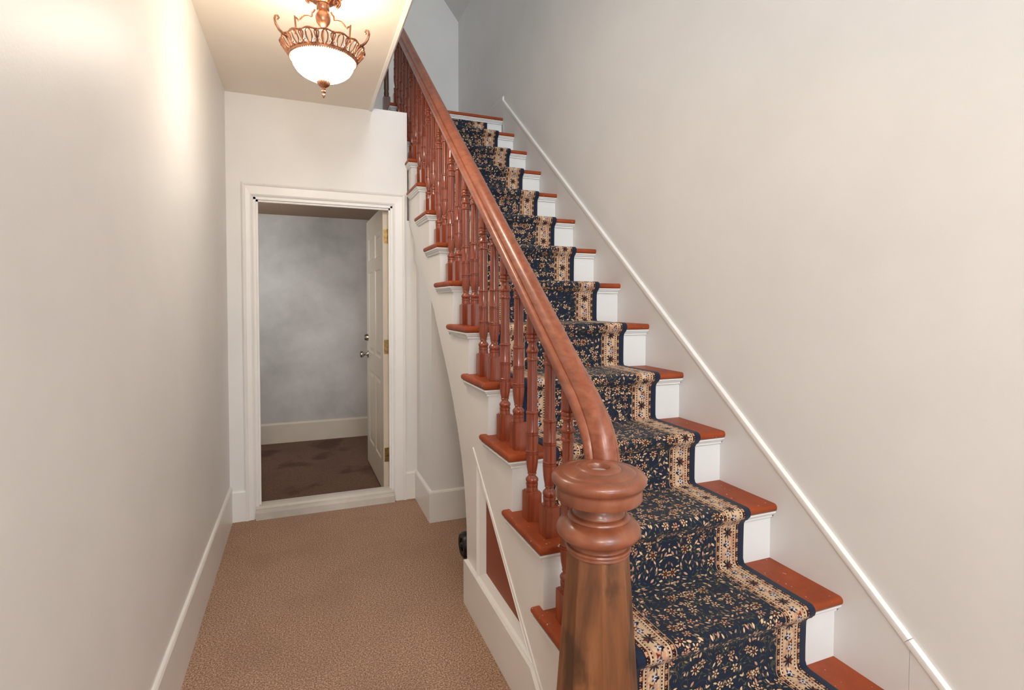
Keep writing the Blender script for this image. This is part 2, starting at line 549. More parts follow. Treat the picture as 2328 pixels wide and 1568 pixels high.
# back room
bm = bmesh.new()
box(bm, -0.95, 0.80, YD + WT - .02, 5.56, -0.08, 0.022)
struct(obj('floor_room', bm, M['room_carpet']), 'dark stained brown carpet in the room behind the open door')
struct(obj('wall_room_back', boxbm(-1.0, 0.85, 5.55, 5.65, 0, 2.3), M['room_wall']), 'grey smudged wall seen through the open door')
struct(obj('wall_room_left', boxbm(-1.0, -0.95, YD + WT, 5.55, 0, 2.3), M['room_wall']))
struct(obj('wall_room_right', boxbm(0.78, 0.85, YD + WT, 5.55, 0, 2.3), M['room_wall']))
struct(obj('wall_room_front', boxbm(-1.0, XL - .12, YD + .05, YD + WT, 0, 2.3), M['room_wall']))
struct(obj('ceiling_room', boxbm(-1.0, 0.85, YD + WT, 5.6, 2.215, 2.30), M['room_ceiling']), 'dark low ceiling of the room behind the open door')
bm = prism([(5.55, 0.02), (5.532, 0.02), (5.532, 0.200), (5.540, 0.214), (5.55, 0.216)], -0.95, 0.78, 'X')
struct(obj('baseboard_room', bm, M['room_base']), 'scuffed cream baseboard in the room behind the open door')

# baseboards
def baseboard(name, path, h, th, mat, label=None):
    """path: list of (x,y) of wall line; the board stands on the left of the direction of travel."""
    bm = bmesh.new()
    P = [Vector((p[0], p[1], 0)) for p in path]
    prof = [(0, 0), (th, 0), (th, h - .012), (th - .004, h - .003), (th * .5, h), (0, h)]
    frames = []
    for i in range(len(P)):
        d1 = (P[i] - P[i - 1]).normalized() if i else (P[1] - P[0]).normalized()
        d2 = (P[i + 1] - P[i]).normalized() if i < len(P) - 1 else d1
        n1, n2 = Vector((-d1.y, d1.x, 0)), Vector((-d2.y, d2.x, 0))
        s = (n1 + n2)
        s = s / max(1e-6, s.length) / max(0.3, math.sqrt((1 + n1.dot(n2)) / 2))
        frames.append((s, Vector((0, 0, 1))))
    sweep(P, prof, frames, bm)
    return struct(obj(name, bm, mat), label)
baseboard('baseboard_left', [(XL, YD), (XL, -4.4)], 0.226, 0.014, M['trim'], 'white baseboard along the left wall')
baseboard('baseboard_back', [(-0.339, YD), (XL + .013, YD)], 0.196, 0.016, M['trim'], 'short white baseboard left of the door casing')
baseboard('baseboard_understair', [(XR, 3.253), (0.752, 3.253), (0.752, YD - .016), (0.752, YD)], 0.196, 0.018, M['trim'], 'white baseboard wrapping the boxed wall under the stairs')
baseboard('baseboard_door', [(0.74, YD), (0.672, YD)], 0.194, 0.016, M['trim'], 'short white baseboard right of the door casing')

# door casing: two legs and a head of stepped profile, jambs and stop
cas = thing('trim_2', 'white moulded casing around the open door', 'door casing', (0.15, YD, 0), kind='structure')
def casing_leg(xo, xi, z1o, z1i):
    sgn = 1 if xi > xo else -1
    wd = abs(xi - xo)
    prof = [(0, 0), (0, -.020), (.008, -.024), (.016, -.020), (.020, -.016), (wd - .012, -.013), (wd - .006, -.010), (wd, -.006), (wd, 0)]
    bm = bmesh.new()
    A, B = [], []
    for (a, dy) in prof:
        zt = z1o + (z1i - z1o) * a / wd
        A.append(bm.verts.new((xo + sgn * a, YD + dy, 0.0)))
        B.append(bm.verts.new((xo + sgn * a, YD + dy, zt)))
    n = len(prof)
    for i in range(n):
        bm.faces.new((A[i], A[(i + 1) % n], B[(i + 1) % n], B[i]))
    bm.faces.new(A); bm.faces.new(B[::-1])
    return bm
ZT = 2.128
obj('casing_leg', casing_leg(-0.339, DL - .006, ZT, DT + .006), M['trim'], cas)
obj('casing_leg', casing_leg(0.671, DR + .006, ZT, DT + .006), M['trim'], cas)
bm = bmesh.new()
wd = ZT - DT - .006
prof = [(0, 0), (0, -.020), (.008, -.024), (.016, -.020), (.020, -.016), (wd - .012, -.013), (wd - .006, -.010), (wd, -.006), (wd, 0)]
A, B = [], []
for a, dy in prof:
    t = a / wd
    A.append(bm.verts.new((-0.339 + (DL - .006 + .339) * t, YD + dy, ZT - a)))
    B.append(bm.verts.new((0.671 + (DR + .006 - .671) * t, YD + dy, ZT - a)))
for i in range(len(prof)):
    bm.faces.new((A[i], A[(i + 1) % len(prof)], B[(i + 1) % len(prof)], B[i]))
obj('casing_head', bm, M['trim'], cas)
bm = bmesh.new()
box(bm, DL - .001, DL + .014, YD - .004, YD + WT + .002, 0.0, DT); box(bm, DL + .014, DL + .026, YD + .012, YD + .036, 0.06, DT - .014)
obj('door_jamb', bm, M['trim'], cas)
bm = bmesh.new()
box(bm, DR - .014, DR + .001, YD - .004, YD + WT + .002, 0.0, DT); box(bm, DR - .024, DR - .014, YD + .012, YD + .036, 0.06, DT - .014)
obj('door_jamb', bm, M['trim'], cas)
bm = bmesh.new()
box(bm, DL, DR, YD - .004, YD + WT + .002, DT - .014, DT + .001); box(bm, DL + .014, DR - .014, YD + .012, YD + .036, DT - .026, DT - .014)
obj('head_jamb', bm, M['trim'], cas)
bm = bmesh.new()
prism([(3.668, 0.0), (3.668, 0.044), (3.682, 0.052), (3.690, 0.056), (3.690, 0.066), (3.700, 0.078), (3.72, 0.086), (3.755, 0.088), (3.784, 0.07), (3.784, 0.0)], DL - .004, DR + .004, 'X', bm)
obj('door_sill', bm, M['sill'], cas)
obj('strike_plate', bevel_all(boxbm(DL + .0135, DL + .0165, YD + .045, YD + .073, 1.52, 1.66), .001, 1), M['sill'], cas)

# ------------------------------------------------------------------ open door (in the wall opening)
door = thing('door_1', 'cream six panel door standing open into the dim room', 'door', (0.5705, 3.781, 0.03), kind='structure')
DW, DH, DTK = 0.835, 2.02, 0.040
ang = math.radians(90 + 1.1)      # leaf direction from the hinge
door.rotation_euler = (0, 0, ang)
bpy.context.view_layer.update()
def dobj(name, bm, mat, parent=None, smooth=False):
    o = obj(name, bm, mat, None, smooth)
    o.parent = parent or door
    return o
# local frame: x along the leaf from hinge, y = thickness (0..DTK toward -X world side = +y local)
bm = bmesh.new()
rows = [(0.215, 0.80), (0.945, 1.595), (1.685, 1.865)]
cols = [(0.115, 0.375), (0.46, 0.72)]
xs = [0, .115, .375, .46, .72, DW]
zs = [0.012, .215, .80, .945, 1.595, 1.685, 1.865, DH]
for fy, sg in ((0.0, 1), (DTK, -1)):
    for i in range(len(xs) - 1):
        for j in range(len(zs) - 1):
            x0, x1, z0, z1 = xs[i], xs[i + 1], zs[j], zs[j + 1]
            if i in (1, 3) and j in (1, 3, 5):
                loops = []
                for ins, dep in ((0, 0), (.010, .007), (.022, .007), (.042, .002)):
                    loops.append([bm.verts.new((x, fy + sg * dep, z)) for x, z in ((x0 + ins, z0 + ins), (x1 - ins, z0 + ins), (x1 - ins, z1 - ins), (x0 + ins, z1 - ins))])
                for a_, b_ in zip(loops, loops[1:]):
                    for q in range(4):
                        bm.faces.new((a_[q], a_[(q + 1) % 4], b_[(q + 1) % 4], b_[q]))
                bm.faces.new(loops[-1])
            else:
                bm.faces.new([bm.verts.new(v) for v in ((x0, fy, z0), (x1, fy, z0), (x1, fy, z1), (x0, fy, z1))])
for quad in (((0, 0, .012), (0, DTK, .012), (0, DTK, DH), (0, 0, DH)), ((DW, 0, .012), (DW, DTK, .012), (DW, DTK, DH), (DW, 0, DH)),
             ((0, 0, DH), (DW, 0, DH), (DW, DTK, DH), (0, DTK, DH)), ((0, 0, .012), (DW, 0, .012), (DW, DTK, .012), (0, DTK, .012))):
    bm.faces.new([bm.verts.new(v) for v in quad])
bmesh.ops.remove_doubles(bm, verts=bm.verts[:], dist=1e-5)
dobj('door_leaf', bm, M['door'])
dobj('bottom_sweep', boxbm(0.002, DW - .002, .004, DTK - .004, -0.002, .012), M['black'])
for zc in (1.815, 1.04, 0.275):
    bm = bmesh.new()
    box(bm, -.0022, 0.0, .003, DTK - .006, zc - .05, zc + .05)
    h = dobj('hinge', bm, M['brass'])
    bm = lathe([(.0065, zc - .052), (.0065, zc - .018), (.0058, zc - .017), (.0065, zc - .016), (.0065, zc + .016), (.0058, zc + .017), (.0065, zc + .018), (.0065, zc + .052)], 12, (-.006, -.004, 0))
    dobj('hinge_pin', bm, M['brass'], h, True)
    bm = bmesh.new()
    for dz in (-.034, 0, .034):
        lathe([(.0035, -.0022), (.0035, -.0034)], 10, (0, .018 + (.006 if dz else -.006), zc + dz), bm, 'X')
    dobj('hinge_screws', bm, M['nickel'], h)
kn = lathe([(.030, 0), (.031, .004), (.027, .008), (.012, .010), (.010, .026), (.013, .032), (.024, .042), (.027, .054), (.024, .064), (.012, .068)], 20, (DW - .065, DTK, 0.92), None, 'Y')
dobj('door_knob', kn, M['nickel'], None, True)
db = lathe([(.028, 0), (.028, .006), (.025, .022), (.021, .030), (.010, .031)], 20, (DW - .065, DTK, 1.06), None, 'Y')
dobj('deadbolt', db, M['nickel'], None, True)

# ------------------------------------------------------------------ staircase
st = thing('staircase', 'straight wooden staircase with reddish brown treads and white risers along the right wall', 'staircase', (1.17, 1.0, 0))
ST0 = st.location.copy()
KS = list(range(-1, 13))
def tread_mesh(landing=False):
    bm = bmesh.new()
    d = 0.30 if not landing else 1.40
    b = 0.335 if not landing else 1.40
    pts = [(0.673, 0.0), (XSK, 0.0), (XSK, d), (0.703, d), (0.703, b), (0.673, b)]
    if landing:
        pts = [(0.673, 0.0), (XSK, 0.0), (XSK, d), (0.673, d)]
    prism(pts, -0.028, 0.0, 'Z', bm)
    bmesh.ops.dissolve_limit(bm, angle_limit=0.01, verts=bm.verts[:], edges=bm.edges[:])
    es = [e for e in bm.edges if all(abs(v.co.y) < 1e-5 for v in e.verts) and abs(e.verts[0].co.z - e.verts[1].co.z) < 1e-6]
    es += [e for e in bm.edges if all(abs(v.co.x - 0.673) < 1e-5 for v in e.verts) and abs(e.verts[0].co.z - e.verts[1].co.z) < 1e-6]
    es += [e for e in bm.edges if all(abs(v.co.y - b) < 1e-5 for v in e.verts) and abs(e.verts[0].co.z - e.verts[1].co.z) < 1e-6 and not landing]
    bmesh.ops.bevel(bm, geom=list(set(es)), offset=0.0125, segments=4, affect='EDGES', profile=0.5)
    return bm
def cove_mesh(run):
    # stepped moulding: along the front under the nosing, then back along the string
    prof = [(0, 0), (.024, 0), (.024, -.006), (.019, -.008), (.015, -.016), (.009, -.019), (.009, -.027), (0, -.028)]
    bm = bmesh.new()
    path = [Vector((XSK, .030, -.028)), Vector((XS, .030, -.028)), Vector((XS, run, -.028))]
    fr = [(Vector((0, -1, 0)), Vector((0, 0, 1))), (Vector((-1, -1, 0)), Vector((0, 0, 1))), (Vector((-1, 0, 0)), Vector((0, 0, 1)))]
    return sweep(path, prof, fr, bm)
def stpart(name, bm, mat, smooth=False):
    return obj(name, bm, mat, st, smooth)
def share(src, name, parent, loc):
    c = src.copy()
    c.name = name
    COL.objects.link(c)
    c.parent = parent
    c.matrix_parent_inverse = src.matrix_parent_inverse.copy()
    c.location = loc
    return c
t0 = c0 = None
for k in KS:
    base = Vector((0, yn(k), zn(k)))
    if k < 12:
        if t0 is None:
            t0 = stpart('tread', tread_mesh(), M['tread'], True); t0.location = base
            c0 = stpart('cove_moulding', cove_mesh(0.325), M['riser']); c0.location = base
        else:
            share(t0, 'tread', st, base); share(c0, 'cove_moulding', st, base)
    else:
        o = stpart('landing_nosing', tread_mesh(True), M['tread'], True); o.location = base
        o = stpart('cove_moulding', cove_mesh(1.2), M['riser']); o.location = base
    zb = 0.0 if k == -1 else zn(k - 1)
    bm = bmesh.new()
    box(bm, XS + .001, XSK, yn(k) + .030, yn(k) + .050, zb - (.0 if k == -1 else .02), zn(k) - .027)
    stpart('riser', bm, M['riser'])
# outer string: sawtooth board under the treads
pts = []
for k in KS:
    yb = yn(k) + .0305
    pts.append((yb, 0.0 if k == -1 else zn(k - 1) - .028))
    pts.append((yb, zn(k) - .028))
pts.append((5.75, zn(12) - .028)); pts.append((5.75, nose(4.6) - .51)); pts.append((4.6, nose(4.6) - .51))
SD = 0.51
yfl = 1.1903 + (SD - .4149) / (R_ / T)
pts.append((yfl, 0.0))
stpart('stair_string', prism(pts, XS, XS + .032, 'X'), M['string'])
# soffit under the flight
bm = prism([(2.40, nose(2.40) - .40), (5.7, nose(4.55) - .36), (5.7, nose(4.55) - .33), (4.45, nose(4.45) - .33), (2.40, nose(2.40) - .36)], XS + .03, XR, 'X')
stpart('stair_soffit', bm, M['wall'])
# bead along the lower edge of the string
ya, yb = 1.40, 2.22
pa = [Vector((XS, y, nose(y) - SD)) for y in (ya, yb)]
dr = (pa[1] - pa[0]).normalized(); nv = Vector((0, -dr.z, dr.y))
fr = [(Vector((-1, 0, 0)), nv)] * 2
stpart('string_bead', sweep(pa, [(-.002, -.009), (.003, -.008), (.005, -.003), (.005, .003), (.003, .008), (-.002, .009)], fr), M['string'], True)
# curved spandrel under the string, with its framed triangular panel
cur = [(3.05, nose(3.05) - SD + .01), (2.93, 1.285), (2.80, 1.150), (2.657, 1.000), (2.563, .880), (2.482, .765), (2.421, .655), (2.377, .548), (2.348, .435), (2.333, .34), (2.327, .2), (2.327, 0.0)]
outer = [(2.17, 0.186), (1.558, 0.186), (2.17, nose(2.17) - SD)]
def cury(z):
    for (y1, z1), (y0, z0) in zip(cur, cur[1:]):
        if z0 <= z <= z1:
            return y0 + (y1 - y0) * (z - z0) / max(1e-6, z1 - z0)
    return cur[-1][0]
zst = nose(2.17) - SD
bm = bmesh.new()
prev = None
for z in [0, .1, .2, .27, .34, .39, .435, .49, .548, .60, .655, zst, .765, .82, .88, .94, 1.0, 1.07, 1.15, 1.22, 1.285, 1.34, 1.40]:
    yl = 2.17 if z <= zst else 1.1903 + (z + SD - .4149) / (R_ / T)
    yl, yr_ = yl - .004, max(yl, cury(z))
    v4 = [bm.verts.new((xx, yy, z)) for xx, yy in ((XS + .004, yl), (XS + .004, yr_), (XS + .028, yr_), (XS + .028, yl))]
    if prev:
        for q in range(4):
            bm.faces.new((prev[q], prev[(q + 1) % 4], v4[(q + 1) % 4], v4[q]))
    prev = v4
stpart('spandrel_stile', bm, M['string'])
inner = [(2.092, .237), (1.652, .237), (2.092, nose(2.092) - SD - .018)]
bm = bmesh.new()
lo = []
for ply, xx in ((outer, XS + .002), ([(y + (iy - y) * .16, z + (iz - z) * .16) for (y, z), (iy, iz) in zip(outer, inner)], XS - .005),
                ([(y + (iy - y) * .34, z + (iz - z) * .34) for (y, z), (iy, iz) in zip(outer, inner)], XS + .004), (inner, XS + .016), (inner, XS + .028)):
    lo.append([bm.verts.new((xx, y, z)) for y, z in ply])
for a_, b_ in zip(lo, lo[1:]):
    for q in range(3):
        bm.faces.new((a_[q], a_[(q + 1) % 3], b_[(q + 1) % 3], b_[q]))
stpart('panel_frame', bm, M['trim'])
o = stpart('spandrel_panel', prism(inner, XS + .018, XS + .028, 'X'), M['panel'])
o['label'] = 'reddish brown triangular panel'
bm = prism([(2.318, 0.0), (2.318, .198), (2.315, .2), (1.552, .188), (1.335, .012), (1.335, 0)], XS - .016, XS + .02, 'X')
stpart('spandrel_baseboard', bm, M['string'])

# wall skirt with its cap, split at the visible joint
def skirt(y0, y1, name, label):
    so = thing(name, label, 'skirt board', (XR, y0, 0), kind='structure')
    off = 0.1516
    ys = (y0, y1)
    bm = prism([(y0, max(0.0, nose(y0) - .42)), (y1, max(0.0, nose(y1) - .42)), (y1, nose(y1) + off - .02), (y0, nose(y0) + off - .02)], XSK, XR, 'X')
    obj('skirt_board', bm, M['wall'], so)
    P = [Vector((XR, y, nose(y) + off)) for y in ys]
    d_ = (P[1] - P[0]).normalized(); n_ = Vector((0, -d_.z, d_.y))
    prof = [(0, 0), (.008, 0), (.015, -.004), (.017, -.012), (.016, -.022), (.012, -.026), (0, -.027)]
    bm = sweep(P, prof, [(Vector((-1, 0, 0)), n_)] * 2)
    obj('skirt_cap', bm, M['string'], so, True)
    return so
skirt(0.9845, 4.391, 'trim_3', 'long sloping skirt board up the right wall beside the treads')
skirt(0.62, 0.983, 'trim_4', 'short lower piece of the sloping skirt board at bottom right')
bm = prism([(XSK, zn(12) - .02), (XSK, 3.175), (XSK + .004, 3.188), (XR, 3.190), (XR, zn(12) - .02)], 4.391, YB, 'Y')
struct(obj('baseboard_landing', bm, M['wall']), 'low painted baseboard on the landing at the top of the stairs')

# ------------------------------------------------------------------ balustrade
bal = thing('balustrade', 'dark red wooden stair railing with octagonal newel post and turned spindles', 'stair railing', (0.742, 1.168, 0))
XB = 0.742
def bal_profile():
    return [(.0205, .1005), (.0210, .103), (.0205, .106), (.0205, .1155), (.0190, .1165), (.0190, .118), (.0212, .119), (.0212, .1265), (.0185, .128), (.0205, .131), (.0225, .137), (.0220, .142), (.0185, .147),
            (.0145, .150), (.0130, .155), (.0132, .158), (.0160, .159), (.0160, .162), (.0150, .163), (.0165, .170), (.0190, .184), (.0210, .200), (.0222, .216), (.0225, .226),
            (.0225, .228), (.0200, .229), (.0200, .231), (.0225, .232), (.0225, .235), (.0200, .236), (.0200, .238), (.0226, .239), (.0226, .2415), (.0212, .243),
            (.0212, .292), (.0222, .2925), (.0222, .295), (.0198, .296), (.0198, .298), (.0222, .299), (.0222, .302), (.0198, .303), (.0198, .305), (.0220, .306), (.0220, .308), (.0208, .310),
            (.0204, .366), (.0204, .369), (.0222, .371), (.0226, .374), (.0222, .377), (.0190, .379), (.0182, .384), (.0170, .550),
            (.0170, .553), (.0212, .555), (.0222, .559), (.0212, .563), (.0182, .565), (.0182, .580), (.0215, .583), (.0226, .588), (.0215, .592), (.0180, .596), (.0150, .606), (.0140, .614), (.0150, .618),
            (.0210, .620), (.0226, .624), (.0212, .629), (.0205, .630), (.0222, .632), (.0228, .637), (.0215, .642), (.0185, .644), (.0215, .648), (.0218, .652), (.0205, .700), (.0200, .86)]
def bal_mesh(off):
    bm = bmesh.new()
    lathe(bal_profile(), 20, (0, 0, 0), bm)
    for v in bm.verts:
        lim = .590 + (R_ / T) * (off + v.co.y)
        if v.co.z > lim: v.co.z = lim
    b2 = bmesh.new()
    box(b2, -.0255, .0255, -.0255, .0255, 0, .101)
    bmesh.ops.bevel(b2, geom=[e for e in b2.edges if all(v.co.z > .09 for v in e.verts)], offset=.004, segments=2, affect='EDGES')
    me = bpy.data.meshes.new('tmp'); b2.to_mesh(me); b2.free(); bm.from_mesh(me); bpy.data.meshes.remove(me)
    return bm
OF, OB = 0.077, 0.217
bF = bB = None
def balu(src, off, k):
    loc = Vector((XB, yn(k) + off, zn(k)))
    if src is None:
        o = obj('baluster', bal_mesh(off), M['baluster'], bal, True, 40)
        o.location = loc
        return o
    share(src, 'baluster', bal, loc)
    return src
for k in range(0, 13):
    if k > 0:
        bF = balu(bF, OF, k)
    if k < 12:
        bB = balu(bB, OB, k)

# landing post beyond the flight
bm = bmesh.new()
box(bm, -.031, .031, -.031, .031, 0, .27)
bmesh.ops.bevel(bm, geom=[e for e in bm.edges if all(v.co.z > .2 for v in e.verts)], offset=.010, segments=1, affect='EDGES')
lathe([(.022, .268), (.024, .30), (.020, .32), (.023, .34), (.021, .50), (.018, .75), (.024, .77), (.024, .90)], 16, (0, 0, 0), bm)
o = obj('landing_post', bm, M['post'], bal, True)
o.location = (XB, 5.0, zn(12))

# handrail: moulded profile swept down the flight, curling into the newel cap
prof = [(-.031, -.040), (-.040, -.034), (-.045, -.022), (-.046, -.010), (-.043, -.001), (-.038, .004), (-.033, .006), (-.031, .003), (-.027, .014), (-.021, .026), (-.013, .033), (0, .036),
        (.013, .033), (.021, .026), (.027, .014), (.031, .003), (.033, .006), (.038, .004), (.043, -.001), (.046, -.010), (.045, -.022), (.040, -.034), (.031, -.040)]
RC = 0.620
path = []
for y in (4.62, 4.0, 3.4, 2.8, 2.3, 1.9, 1.6, 1.45, 1.35, 1.30):
    path.append((XB, y, nose(y) + RC))
ze = nose(1.30) + RC
curl = [(1.275, -.024), (1.250, -.049), (1.228, -.076), (1.210, -.104), (1.198, -.134), (1.191, -.168), (1.189, -.205)]
for i, (y, dz) in enumerate(curl):
    path.append((XB - .006 * (i + 1) / len(curl), y, ze + dz))
path = [(XB, 5.0, nose(4.62) + RC + .02), (XB, 4.75, nose(4.62) + RC + .02)] + path
path = [Vector(p) for p in path]
frames = []
for i in range(len(path)):
    t = (path[min(i + 1, len(path) - 1)] - path[max(0, i - 1)]).normalized()
    s = Vector((1, 0, 0))
    v = s.cross(t).normalized()
    if v.z < 0 or (abs(v.z) < .3 and v.y > 0): v = -v
    frames.append((s, v))
bm = bmesh.new()
rings = []
for i, (p, (s, v)) in enumerate(zip(path, frames)):
    kx = 1.0
    kz = 1.0 if i < 12 else max(.62, 1 - .07 * (i - 11))
    wx = 0.95 if i < 7 else 0.95 + .018 * (i - 6)
    rings.append([bm.verts.new(p + s * a * wx + v * (b if b > 0 else b * kz)) for a, b in prof])
n = len(prof)
for A, B in zip(rings, rings[1:]):
    for q in range(n):
        bm.faces.new((A[q], A[(q + 1) % n], B[(q + 1) % n], B[q]))
bm.faces.new(rings[0][::-1]); bm.faces.new(rings[-1])
o = obj('handrail', bm, M['rail'], bal, True, 50)

# newel post: octagonal tapered shaft, turned collar, broad turned cap with a plugged hole
NS = 0.936
NX, NY, Z0 = 0.6605, 1.0935, 0.9928
bm = bmesh.new()
rings = []
for z, ap in ((0.0, .1197), (0.45, .0908), (Z0 - .2003, .0688)):
    rr = ap / math.cos(PI / 8)
    rings.append([bm.verts.new((NX + rr * math.cos(PI / 8 + i * PI / 4), NY + rr * math.sin(PI / 8 + i * PI / 4), z)) for i in range(8)])
for A, B in zip(rings, rings[1:]):
    for q in range(8):
        bm.faces.new((A[q], A[(q + 1) % 8], B[(q + 1) % 8], B[q]))
bm.faces.new(rings[0][::-1]); bm.faces.new(rings[-1])
bmesh.ops.bevel(bm, geom=[e for e in bm.edges if abs(e.verts[0].co.z - e.verts[1].co.z) > .05], offset=.0025, segments=1, affect='EDGES')
nw = obj('newel_post', bm, M['newel_shaft'], bal)
nw['label'] = 'worn lighter brown octagonal post shaft'
def sub(name, bm, mat, par, smooth=True):
    o = obj(name, bm, mat, None, smooth, 40)
    o.parent = par
    o.matrix_parent_inverse = Matrix.Translation(bal.location * -1) if False else Matrix.Identity(4)
    return o
bpy.context.view_layer.update()
def nz(l): return [(r_ * NS, Z0 + z_ * NS) for r_, z_ in l]
cap = lathe(nz([(.026, -.016), (.028, -.004), (.030, -.001), (.046, .0), (.052, -.001), (.055, -.004), (.057, -.0065), (.066, -.0060), (.080, -.0075), (.090, -.011), (.094, -.0135), (.100, -.0125), (.110, -.0145), (.118, -.020), (.1215, -.027), (.121, -.034), (.117, -.041), (.113, -.045),
                (.110, -.048), (.1095, -.053), (.1105, -.058), (.1105, -.076), (.108, -.080), (.060, -.081)]), 48, (NX, NY, 0))
sub('newel_cap', cap, M['newel_cap'], nw)
col_ = lathe(nz([(.058, -.080), (.058, -.092), (.060, -.104), (.065, -.113), (.067, -.116), (.067, -.119), (.072, -.1195), (.078, -.124), (.0795, -.128), (.078, -.131), (.085, -.134), (.097, -.141), (.105, -.150), (.108, -.159), (.106, -.168), (.100, -.175), (.090, -.181),
                 (.077, -.184), (.074, -.192), (.076, -.198), (.082, -.200), (.084, -.204), (.083, -.208), (.0795, -.2095), (.081, -.212), (.081, -.216), (.077, -.219), (.070, -.220)]), 48, (NX, NY, 0))
sub('newel_collar', col_, M['newel_cap'], nw)
sub('newel_plug', lathe(nz([(.0275, -.022), (.0275, -.014), (.020, -.0125), (.004, -.012)]), 24, (NX, NY, 0)), M['putty'], nw)

# ------------------------------------------------------------------ stair runner
RX0, RX1 = 0.842, 0.842 + RW
th = 0.008
prof_top = [(0.955 - .03 - .35, 0.0 + th), (0.80, th)]
prof_top = []
def add(p): prof_top.append(p)
for k in range(-1, 12):
    zb = 0.0 if k == -1 else zn(k - 1)
    yr = yn(k) + .030 - th
    zb_ = zb + th
    # inner corner, softened
    add((yr - .016, zb_ + .0005)); add((yr - .005, zb_ + .004)); add((yr - .0005, zb_ + .016))
    add((yr, zb_ + .06)); add((yr - .001, zn(k) - .075))
    add((yr - .002, zn(k) - .058)); add((yr - .009, zn(k) - .046)); add((yr - .022, zn(k) - .036))
    yc, zc = yn(k) + .010, zn(k) - .013
    for a in (235, 210, 185, 160, 135, 112, 92):
        rr = .0215
        add((yc + rr * math.cos(math.radians(a)) - .001, zc + rr * math.sin(math.radians(a))))
    add((yn(k) + .05, zn(k) + th)); add((yn(k) + .16, zn(k) + th))
k = 12
yr = yn(k) + .030 - th
add((yr - .016, zn(11) + th)); add((yr - .005, zn(11) + th + .004)); add((yr - .0005, zn(11) + th + .016)); add((yr, zn(11) + .10)); add((yr, zn(12) - .058))
bm = bmesh.new()
uvl = bm.loops.layers.uv.new('UVMap')
nc = 12
arc = [0.0]
for a_, b_ in zip(prof_top, prof_top[1:]):
    arc.append(arc[-1] + math.hypot(b_[0] - a_[0], b_[1] - a_[1]))
cols_ = [RX0 + RW * i / nc for i in range(nc + 1)]
grid = []
for (y, z) in prof_top:
    grid.append([bm.verts.new((x, y, z)) for x in cols_])
uvof = {}
for i in range(len(grid)):
    for j in range(nc + 1):
        uvof[grid[i][j]] = (RW * j / nc, arc[i])
for i in range(len(grid) - 1):
    for j in range(nc):
        f_ = bm.faces.new((grid[i][j], grid[i][j + 1], grid[i + 1][j + 1], grid[i + 1][j]))
        for l in f_.loops: l[uvl].uv = uvof[l.vert]
# bound edges turned down to the stair
for j, dx in ((0, -.004), (nc, .004)):
    prev = None
    for i in range(len(grid)):
        y, z = prof_top[i]
        a_ = prof_top[max(0, i - 1)]; b_ = prof_top[min(len(prof_top) - 1, i + 1)]
        t_ = Vector((b_[0] - a_[0], b_[1] - a_[1])).normalized()
        nrm = Vector((t_.y, -t_.x))
        v1 = bm.verts.new((cols_[j] + dx, y + nrm.x * .0025, z + nrm.y * .0025))
        v2 = bm.verts.new((cols_[j] + dx, y + nrm.x * (th + .001), z + nrm.y * (th + .001)))
        uvof[v1] = uvof[v2] = (0.001 if j == 0 else RW - .001, arc[i])
        if prev:
            for q in ((grid[i - 1][j], prev[0], v1, grid[i][j]), (prev[0], prev[1], v2, v1)):
                f_ = bm.faces.new(q)
                for l in f_.loops: l[uvl].uv = uvof[l.vert]
        prev = (v1, v2)
rn = obj('stair_runner', bm, M['runner'], None, True, 80)
rn['label'] = 'navy floral carpet runner with beige borders laid down the stairs'
rn['category'] = 'carpet runner'

# ------------------------------------------------------------------ semi-flush ceiling lamp
LX, LY = 0.0925, 2.33
lamp = thing('ceiling_light', 'ornate bronze ceiling light with glowing white glass bowl', 'ceiling light', (LX, LY, CZ))
def lp(name, bm, mat, smooth=True, par=None):
    o = obj(name, bm, mat, None, smooth, 45)
    o.parent = par or lamp
    return o
# coordinates below are relative to the ceiling point
flute = lambda a, z: 1 + (.035 * math.cos(18 * a) if -.075 < z < -.030 else 0)
lp('canopy', lathe([(.080, .0), (.086, -.004), (.087, -.014), (.082, -.019), (.084, -.024), (.080, -.031), (.070, -.040), (.056, -.055), (.042, -.068), (.030, -.076), (.026, -.078)], 72, (0, 0, 0), None, 'Z', True, flute), M['bronze'])
lp('stem', lathe([(.024, -.074), (.025, -.100), (.022, -.104), (.024, -.110), (.0285, -.120), (.0295, -.135), (.026, -.150), (.018, -.162), (.008, -.170), (.004, -.172), (.004, -.262)], 24), M['bronze'])
va = math.atan2(-LY, -LX)           # towards the camera
ARM = [(.036, -.112), (.040, -.120), (.048, -.130), (.049, -.142), (.051, -.148), (.066, -.149), (.080, -.154), (.091, -.164), (.099, -.176), (.104, -.184), (.112, -.178), (.121, -.172), (.119, -.190), (.117, -.212), (.118, -.240)]
for i in range(3):
    a = va + PI + i * 2 * PI / 3
    ca, sa = math.cos(a), math.sin(a)
    lp('arm', tube([(r_ * ca, r_ * sa, z_) for r_, z_ in ARM], .0035, 8), M['bronze'])
    # scroll above canopy edge
    pts_ = []
    for j in range(22):
        t = j / 21
        q = 0.019 * (1 - .75 * t)
        an = -PI / 2 + t * 3.2 * PI
        pts_.append(((.060 + q * math.cos(an)) * ca, (.060 + q * math.cos(an)) * sa, -.078 + q * math.sin(an)))
    lp('canopy_scroll', tube(pts_, .0045, 8), M['bronze'])
    hk = [(.150, -.262), (.168, -.258), (.184, -.248), (.196, -.232), (.201, -.214), (.198, -.202), (.190, -.197), (.184, -.203), (.186, -.211), (.191, -.210)]
    a2 = a
    lp('scroll_hook', tube([(r_ * math.cos(a2), r_ * math.sin(a2), z_) for r_, z_ in hk], lambda t: .0055 - .002 * t, 8), M['bronze'])
